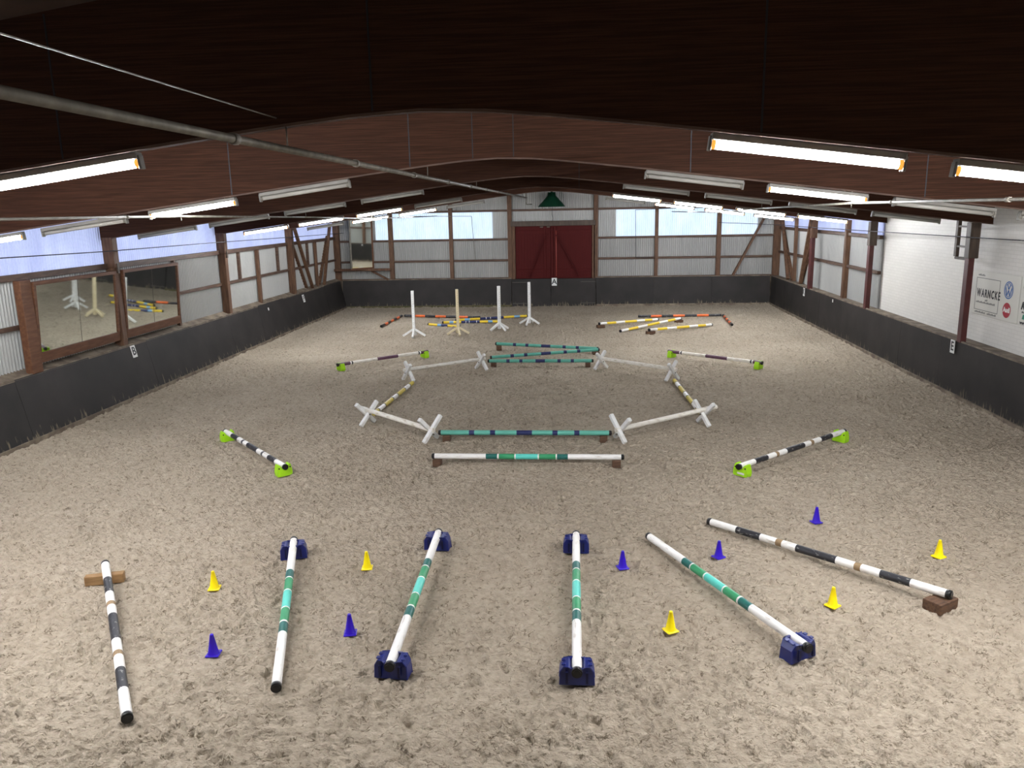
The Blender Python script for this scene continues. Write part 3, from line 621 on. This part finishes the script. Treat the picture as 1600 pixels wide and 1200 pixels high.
pole((-1.74, 6.69, .055), (-2.71, 9.92, .17), GW, 'green and white pole second from the left, only its far end on a blue block', group=G1)
pole((-.67, 6.92, .17), (-.76, 10.27, .17), GW, 'green and white pole on two blue blocks leaning left of the centre of the fan', group=G1)
pole((1.17, 6.91, .17), (1.15, 10.27, .17), GW, 'green and white pole on two blue blocks pointing straight away from the camera', group=G1)
pole((3.49, 7.47, .17), (2.16, 10.5, .055), GW, 'green and white pole running down right to a single blue block', group=G1)
pole((5.40, 8.70, .165), (3.08, 11.07, .055), BW, 'black and white pole at the right of the fan, end on a brown wooden block', group=G1)
pole((-3.99, 13.06, .165), (-6.12, 15.35, .165), [b_ if b_[0] != 'tan' else ('black', b_[1]) for b_ in BW], 'black and white pole on two lime green blocks at left midfield')
pole((3.91, 13.26, .165), (6.38, 15.53, .165), BW, 'black and white pole on two lime green blocks at right midfield')
pole((-1.48, 13.79, .155), (1.98, 13.80, .155), GW, 'white pole with green and turquoise middle lying crosswise on wooden blocks')
pole((-1.63, 15.36, .155), (1.82, 15.38, .155), TN, 'teal pole with navy bands at the near side of the octagon')
G2 = 'teal poles beyond the octagon'
pole((-1.50, 23.12, .155), (1.60, 23.10, .155), TN, 'teal pole with navy bands at the far side of the octagon, nearest of three', group=G2)
pole((-1.52, 23.95, .11), (1.82, 25.02, .15), TN, 'middle teal pole of the three, slanting back to the right', group=G2)
pole((-1.56, 25.96, .20), (1.80, 25.20, .15), TN, 'farthest teal pole, left end raised on a wooden block', group=G2)
pole((-5.91, 22.52, .165), (-3.63, 24.72, .165), PU, 'purple and white pole on lime blocks left of the octagon')
pole((3.96, 24.58, .165), (6.36, 22.61, .165), PU, 'purple and white pole on lime blocks right of the octagon')
pole((-3.26, 20.55, .055), (-3.47, 17.25, .055), YW, 'worn yellow and white pole on the sand at the left side of the octagon', caps=False)
pole((3.70, 20.80, .055), (3.88, 17.45, .055), YW, 'worn yellow and white pole on the sand at the right side of the octagon', caps=False)
pole((-6.74, 31.21, .055), (-6.60, 34.38, .055), OB, 'orange and black pole lying lengthwise in the far left corner')
pole((-6.48, 34.46, .055), (-3.05, 33.66, .055), OB, 'orange and black pole lying crosswise in the far left corner behind the white standards')
pole((-4.92, 31.73, .05), (-3.56, 31.36, -.01), [('yellow', .3), ('lblue', .42), ('navy', .62), ('yellow', 1)], 'half buried yellow and blue pole behind the cream standard, nearest of its fan')
pole((-4.40, 32.19, .055), (-2.10, 32.37, .055), YB_, 'yellow and blue pole behind the cream standard, middle of its fan')
pole((-3.96, 32.84, .055), (-1.03, 34.06, .055), YB_, 'yellow and blue pole reaching to the rightmost white standard, farthest of its fan')
pole((1.97, 30.84, .145), (4.40, 32.62, .055), YF, 'leftmost of three yellow and white poles at far right, left end on a block')
pole((2.72, 29.51, .055), (5.27, 32.25, .145), YF, 'yellow and white pole at far right, middle of three, right end raised on a block')
pole((3.74, 29.12, .15), (6.30, 31.0, .055), YF, 'yellow and white pole at far right, nearest of three, left end raised on a block')
pole((3.69, 33.60, .055), (7.12, 33.80, .055), OB, 'orange and black pole lying crosswise near the far right corner')
pole((7.20, 33.70, .055), (7.06, 30.96, .055), OB, 'orange and black pole lying lengthwise near the far right corner')

# ---------------------------------------------------------------- blocks under the poles
def arc(cx, cz, r, a0, a1, n=9): return [(cx+r*math.cos(a0+(a1-a0)*i/(n-1)), cz+r*math.sin(a0+(a1-a0)*i/(n-1))) for i in range(n)]
def blue_block(loc, yaw, lab):
    o = thing('pole_block', lab, 'block', (*loc, 0), (0, 0, yaw), 'blue plastic pole blocks')
    R_ = .057; cz = .17
    prof = [(-.175, -.01), (-.17, .13), (-.13, .195), (-.075, .195)]+arc(0, cz, R_, PI, 2*PI, 11)+[(.075, .195), (.13, .195), (.17, .13), (.175, -.01)]
    dep = lambda x: .075+.07*(1-abs(x)/.175)
    n = len(prof); vs = [(x, -dep(x)*(1.06 if z < .1 else .92), z) for x, z in prof]+[(x, dep(x)*(1.06 if z < .1 else .92), z) for x, z in prof]
    bm_ = MB(); fs = [(i, n+i, n+i+1, i+1) for i in range(n-1)]+[(n-1, 2*n-1, n, 0)]
    # ends filled as fans of quads between mirrored profile points
    for base in (0, n):
        for i in range(n//2):
            j = n-1-i
            if i+1 < j-1: fs.append((base+i, base+i+1, base+j-1, base+j))
            elif i+1 == j-1: fs.append((base+i, base+i+1, base+j))
    bm_.add(vs, fs); bm_.obj('block_body', M['blue_plastic'], o, bevel=.006)
    for s in (-1, 1):
        for e in (-1, 1):
            x = s*.098; y = e*(dep(x)*.99)
            MB().box((x-.012, y-.012, .03), (x+.012, y+.012, .15)).obj('slot', M['blue_dark'], o)
            MB().box((s*.13-.02, e*.04-.02, .19), (s*.13+.02, e*.04+.02, .206)).obj('stud', M['blue_plastic'], o, bevel=.004)
    OBST.append((loc[0], loc[1], .2, 0))
def yaw_of(A, B): return math.atan2(B[1]-A[1], B[0]-A[0])-PI/2
def along(A, B, t): return (A[0]+(B[0]-A[0])*t, A[1]+(B[1]-A[1])*t)
A, B = (-1.74, 6.69), (-2.71, 9.92); blue_block(along(A, B, .95), yaw_of(A, B), 'blue plastic block under the far end of the second pole from the left')
A, B = (-.67, 6.92), (-.76, 10.27); blue_block(along(A, B, .043), yaw_of(A, B)-.12, 'blue plastic block under the near end of the pole left of centre'); blue_block(along(A, B, .955), yaw_of(A, B)-.1, 'blue plastic block under the far end of the pole left of centre')
A, B = (1.17, 6.91), (1.15, 10.27); blue_block(along(A, B, .043), yaw_of(A, B), 'blue plastic block under the near end of the straight central pole'); blue_block(along(A, B, .95), yaw_of(A, B), 'blue plastic block under the far end of the straight central pole')
A, B = (3.49, 7.47), (2.16, 10.5); blue_block(along(A, B, .043), yaw_of(A, B)+.15, 'blue plastic block under the near end of the slanting pole right of centre')

def lime_block(loc, yaw, lab, patch=False):
    o = thing('pole_block', lab, 'block', (*loc, 0), (0, 0, yaw), 'lime green plastic pole blocks'); R_ = .058; cz = .165
    prof = [(-.13, -.01), (-.138, .05), (-.13, .12), (-.115, .195), (-.1, .205), (-.082, .195), (-.07, .17)]+arc(0, cz, R_, PI, 2*PI, 11)+[(.07, .17), (.082, .195), (.1, .205), (.115, .195), (.13, .12), (.138, .05), (.13, -.01)]
    n = len(prof); dep = lambda z: .075-.15*max(0, z-.1)
    vs = [(x, -dep(z), z) for x, z in prof]+[(x, dep(z), z) for x, z in prof]; fs = [(i, n+i, n+i+1, i+1) for i in range(n-1)]+[(n-1, 2*n-1, n, 0)]
    for base in (0, n):
        h = n//2; c0 = base+h                      # fan each horn half to the outer foot
        for i in range(h):
            j = n-1-i
            if i+1 < j-1: pass
        # left half fan from foot point, right half fan from foot point, middle quad strip
        fs += [(base+0, base+i, base+i+1) for i in range(1, h)]+[(base+n-1, base+j-1, base+j) for j in range(n-2, h+0, -1)]+[(base+0, base+h, base+n-1)]
    MB().add(vs, fs).obj('block_body', M['lime'], o)
    for s in (-1, 1):
        for e in (-1, 1): MB().tube((s*.1, e*.06, .14), (s*.1, e*.0705, .14), .014, 10).obj('hole', M['cap'], o)
    if patch: MB().box((-.05, -.079, .025), (.09, -.074, .06)).obj('sticker', M['white_tag'], o)
    OBST.append((loc[0], loc[1], .19, 0))
for A, B, l1, l2 in (((-3.99, 13.06), (-6.12, 15.35), 'lime block under the near end of the left midfield black and white pole', 'lime block under the far end of the left midfield black and white pole'),
                     ((3.91, 13.26), (6.38, 15.53), 'lime block with a white sticker under the near end of the right midfield pole', 'lime block under the far end of the right midfield black and white pole'),
                     ((-5.91, 22.52), (-3.63, 24.72), 'lime block under the near end of the left purple and white pole', 'lime block under the far end of the left purple and white pole'),
                     ((6.36, 22.61), (3.96, 24.58), 'lime block under the near end of the right purple and white pole', 'lime block under the far end of the right purple and white pole')):
    lime_block(along(A, B, .035), yaw_of(A, B), l1, 'sticker' in l1); lime_block(along(A, B, .965), yaw_of(A, B), l2)

def wood_block(loc, yaw, size, lab, plank=False, notch=True, top=None):
    o = thing('wooden_block', lab, 'block', (*loc, 0), (0, 0, yaw), 'wooden blocks under poles'); w, d, h = size
    prof = [(-w/2, -.02), (-w/2, h), (-.035, h)]+([(0, h-.014)] if notch else [])+[(.035, h), (w/2, h), (w/2, -.02)]
    n = len(prof); vs = [(x, -d/2, z) for x, z in prof]+[(x, d/2, z) for x, z in prof]
    MB().add(vs, [tuple(range(n)), tuple(reversed(range(n, 2*n)))]+[(i, n+i, n+(i+1) % n, (i+1) % n) for i in range(n)]).obj('block_body', M['wood_plank'] if plank else M['wood_block'], o, bevel=.006)
    OBST.append((loc[0], loc[1], max(w, d)*.55, 0))
wood_block((-4.84, 8.92), .22+.1, (.46, .10, .105), 'light wooden plank under the far end of the leftmost black and white pole', True, False)
wood_block((5.31, 8.72), yaw_of((5.4, 8.7), (3.08, 11.07))-.15+PI*0, (.34, .22, .112), 'brown wooden block under the near end of the rightmost black and white pole')
for x, y, l in ((-1.40, 13.79, 'left wooden block under the crosswise white and green pole'), (1.86, 13.80, 'right wooden block under the crosswise white and green pole'),
                (-1.48, 15.36, 'left wooden block under the near teal pole'), (1.68, 15.38, 'right reddish wooden block under the near teal pole'),
                (-1.34, 23.12, 'left wooden block under the nearest of the far teal poles'), (1.45, 23.10, 'right wooden block under the nearest of the far teal poles')):
    wood_block((x, y), 0, (.15, .2, .108), l, notch=False)
wood_block((-1.46, 25.94), .2, (.16, .22, .15), 'tall wooden block under the left end of the farthest teal pole', notch=False)
wood_block((1.72, 25.1), .1, (.2, .42, .1), 'wooden block under the meeting right ends of two far teal poles', notch=False)
wood_block((2.03, 30.9), .3, (.3, .2, .095), 'wooden block under the leftmost far yellow and white pole', notch=False)
wood_block((5.18, 32.15), .3, (.3, .2, .095), 'wooden block under the right end of the middle far yellow and white pole', notch=False)
wood_block((3.80, 29.17), .2, (.32, .2, .1), 'wooden block under the left end of the nearest far yellow and white pole', notch=False)

# ---------------------------------------------------------------- octagon: white poles fixed on crossed end stands
def cavaletti(A, B, lab, za=.3, zb_=.3, t0=.07, t1=.94, flip=1):
    A = Vector((*A, za)); B = Vector((*B, zb_)); d = (B-A); d.z = 0; L_ = d.length; o = thing('cavaletti', lab, 'jump', (A.x, A.y, 0), (0, 0, math.atan2(d.y, d.x)), 'white cavaletti around the octagon')
    mbx = MB(); pole_mesh(mbx, (0, 0, za), (L_, 0, zb_), .05, WH, ['white_dirty']); mbx.obj('pole', M['white_dirty'], o)
    for t in (t0, t1):
        x = L_*t; z = za+(zb_-za)*t
        st = MB().tube((x-.1, 0, z-.09), (x+.1, 0, z-.09), .018, 10).obj('cross_stand', M['galv'], o)
        for s in (-1, 1):
            dx = .046*s*flip
            MB().bar((x+dx, -s*.23, .0), (x+dx, s*.25, .48), .085, .085, up=(1, 0, 0)).obj('arm', M['white_stand'], st, bevel=.012)
            OBST.append((A.x+(B.x-A.x)*t-d.normalized().y*(-s*.26)*1, A.y+(B.y-A.y)*t+d.normalized().x*(-s*.26), .07, 0))
    return o
cavaletti((-3.67, 16.75), (-1.73, 15.28), 'white cavaletti at the near left side of the octagon', .33, .22, t0=.12, t1=.96)
cavaletti((1.92, 15.35), (4.12, 16.85), 'white cavaletti at the near right side of the octagon', .22, .33, t0=.04, t1=.87, flip=-1)
cavaletti((-3.60, 21.05), (-1.55, 22.75), 'white cavaletti at the far left side of the octagon', t0=.05, t1=.95)
cavaletti((1.72, 22.80), (3.78, 21.02), 'white cavaletti at the far right side of the octagon', t0=.05, t1=.95, flip=-1)

# ---------------------------------------------------------------- jump standards
def standard(x, y, yaw, mt, lab, top=1.7):
    o = thing('jump_standard', lab, 'jump stand', (x, y, 0), (0, 0, yaw), 'jump standards in a row')
    MB().box((-.05, -.05, .05), (.05, .05, top)).obj('upright', mt, o, bevel=.008)
    hs = MB()
    for k in range(14): hs.tube((0, -.052, .45+k*.085), (0, -.049, .45+k*.085), .009, 6)
    ho = hs.obj('peg_holes', M['ad_grey'], o)
    for k in range(4):
        a = k*PI/2; cx_, sy_ = math.cos(a), math.sin(a)
        MB().bar((cx_*.03, sy_*.03, .27), (cx_*.42, sy_*.42, .03), .07, .075).obj('leg', mt, o, bevel=.008)
        OBST.append((x+math.cos(a+yaw)*.42, y+math.sin(a+yaw)*.42, .08, 0))
standard(-4.91, 28.85, .05, M['white_stand'], 'white jump standard, leftmost of the four upright posts')
standard(-3.32, 29.25, .3, M['cream'], 'cream jump standard, second of the four upright posts from the left')
standard(-1.87, 30.32, .72, M['white_stand'], 'white jump standard, third of the four upright posts from the left')
standard(-.80, 31.85, -.25, M['white_stand'], 'white jump standard, rightmost of the four upright posts near the doors')

# ---------------------------------------------------------------- cones
def cone(x, y, key, yaw, lab):
    o = thing('training_cone', lab, 'cone', (x, y, 0), (0, 0, yaw), f"{'yellow' if key == 'cone_y' else 'blue'} cones between the poles")
    bs = MB().box((-.07, -.07, -.005), (.07, .07, .014)); bs.obj('base', M[key], o, bevel=.006)
    b_ = MB(); b_.tube((0, 0, .012), (0, 0, .03), .064, 20, 0, .054, False); b_.tube((0, 0, .03), (0, 0, .222), .054, 20, 0, .02, False); b_.tube((0, 0, .222), (0, 0, .232), .02, 20, 0, .016, True)
    b_.obj('cone_body', M[key], o); OBST.append((x, y, .12, 0))
cone(-3.34, 8.80, 'cone_y', .2, 'yellow cone between the leftmost black and white pole and the second pole')
cone(-1.57, 9.45, 'cone_y', .15, 'yellow cone between the two left green poles, near their far ends')
cone(2.19, 8.05, 'cone_y', .5, 'yellow cone between the straight central pole and the slanting green pole')
cone(4.11, 8.70, 'cone_y', .7, 'yellow cone between the slanting green pole and the right black and white pole')
cone(5.88, 10.10, 'cone_y', .6, 'yellow cone beyond the right black and white pole, the rightmost cone')
cone(-2.67, 7.33, 'cone_b', .1, 'blue cone nearest the camera at the left, between the first two poles')
cone(-1.33, 7.82, 'cone_b', .2, 'blue cone between the two left green poles, nearer the camera')
cone(1.75, 9.60, 'cone_b', .3, 'blue cone just right of the far half of the straight central pole')
cone(3.03, 9.97, 'cone_b', .6, 'blue cone between the slanting green pole and the right black and white pole')
cone(4.64, 11.23, 'cone_b', .4, 'blue cone beyond the right black and white pole, farthest from the camera')

build_floor()
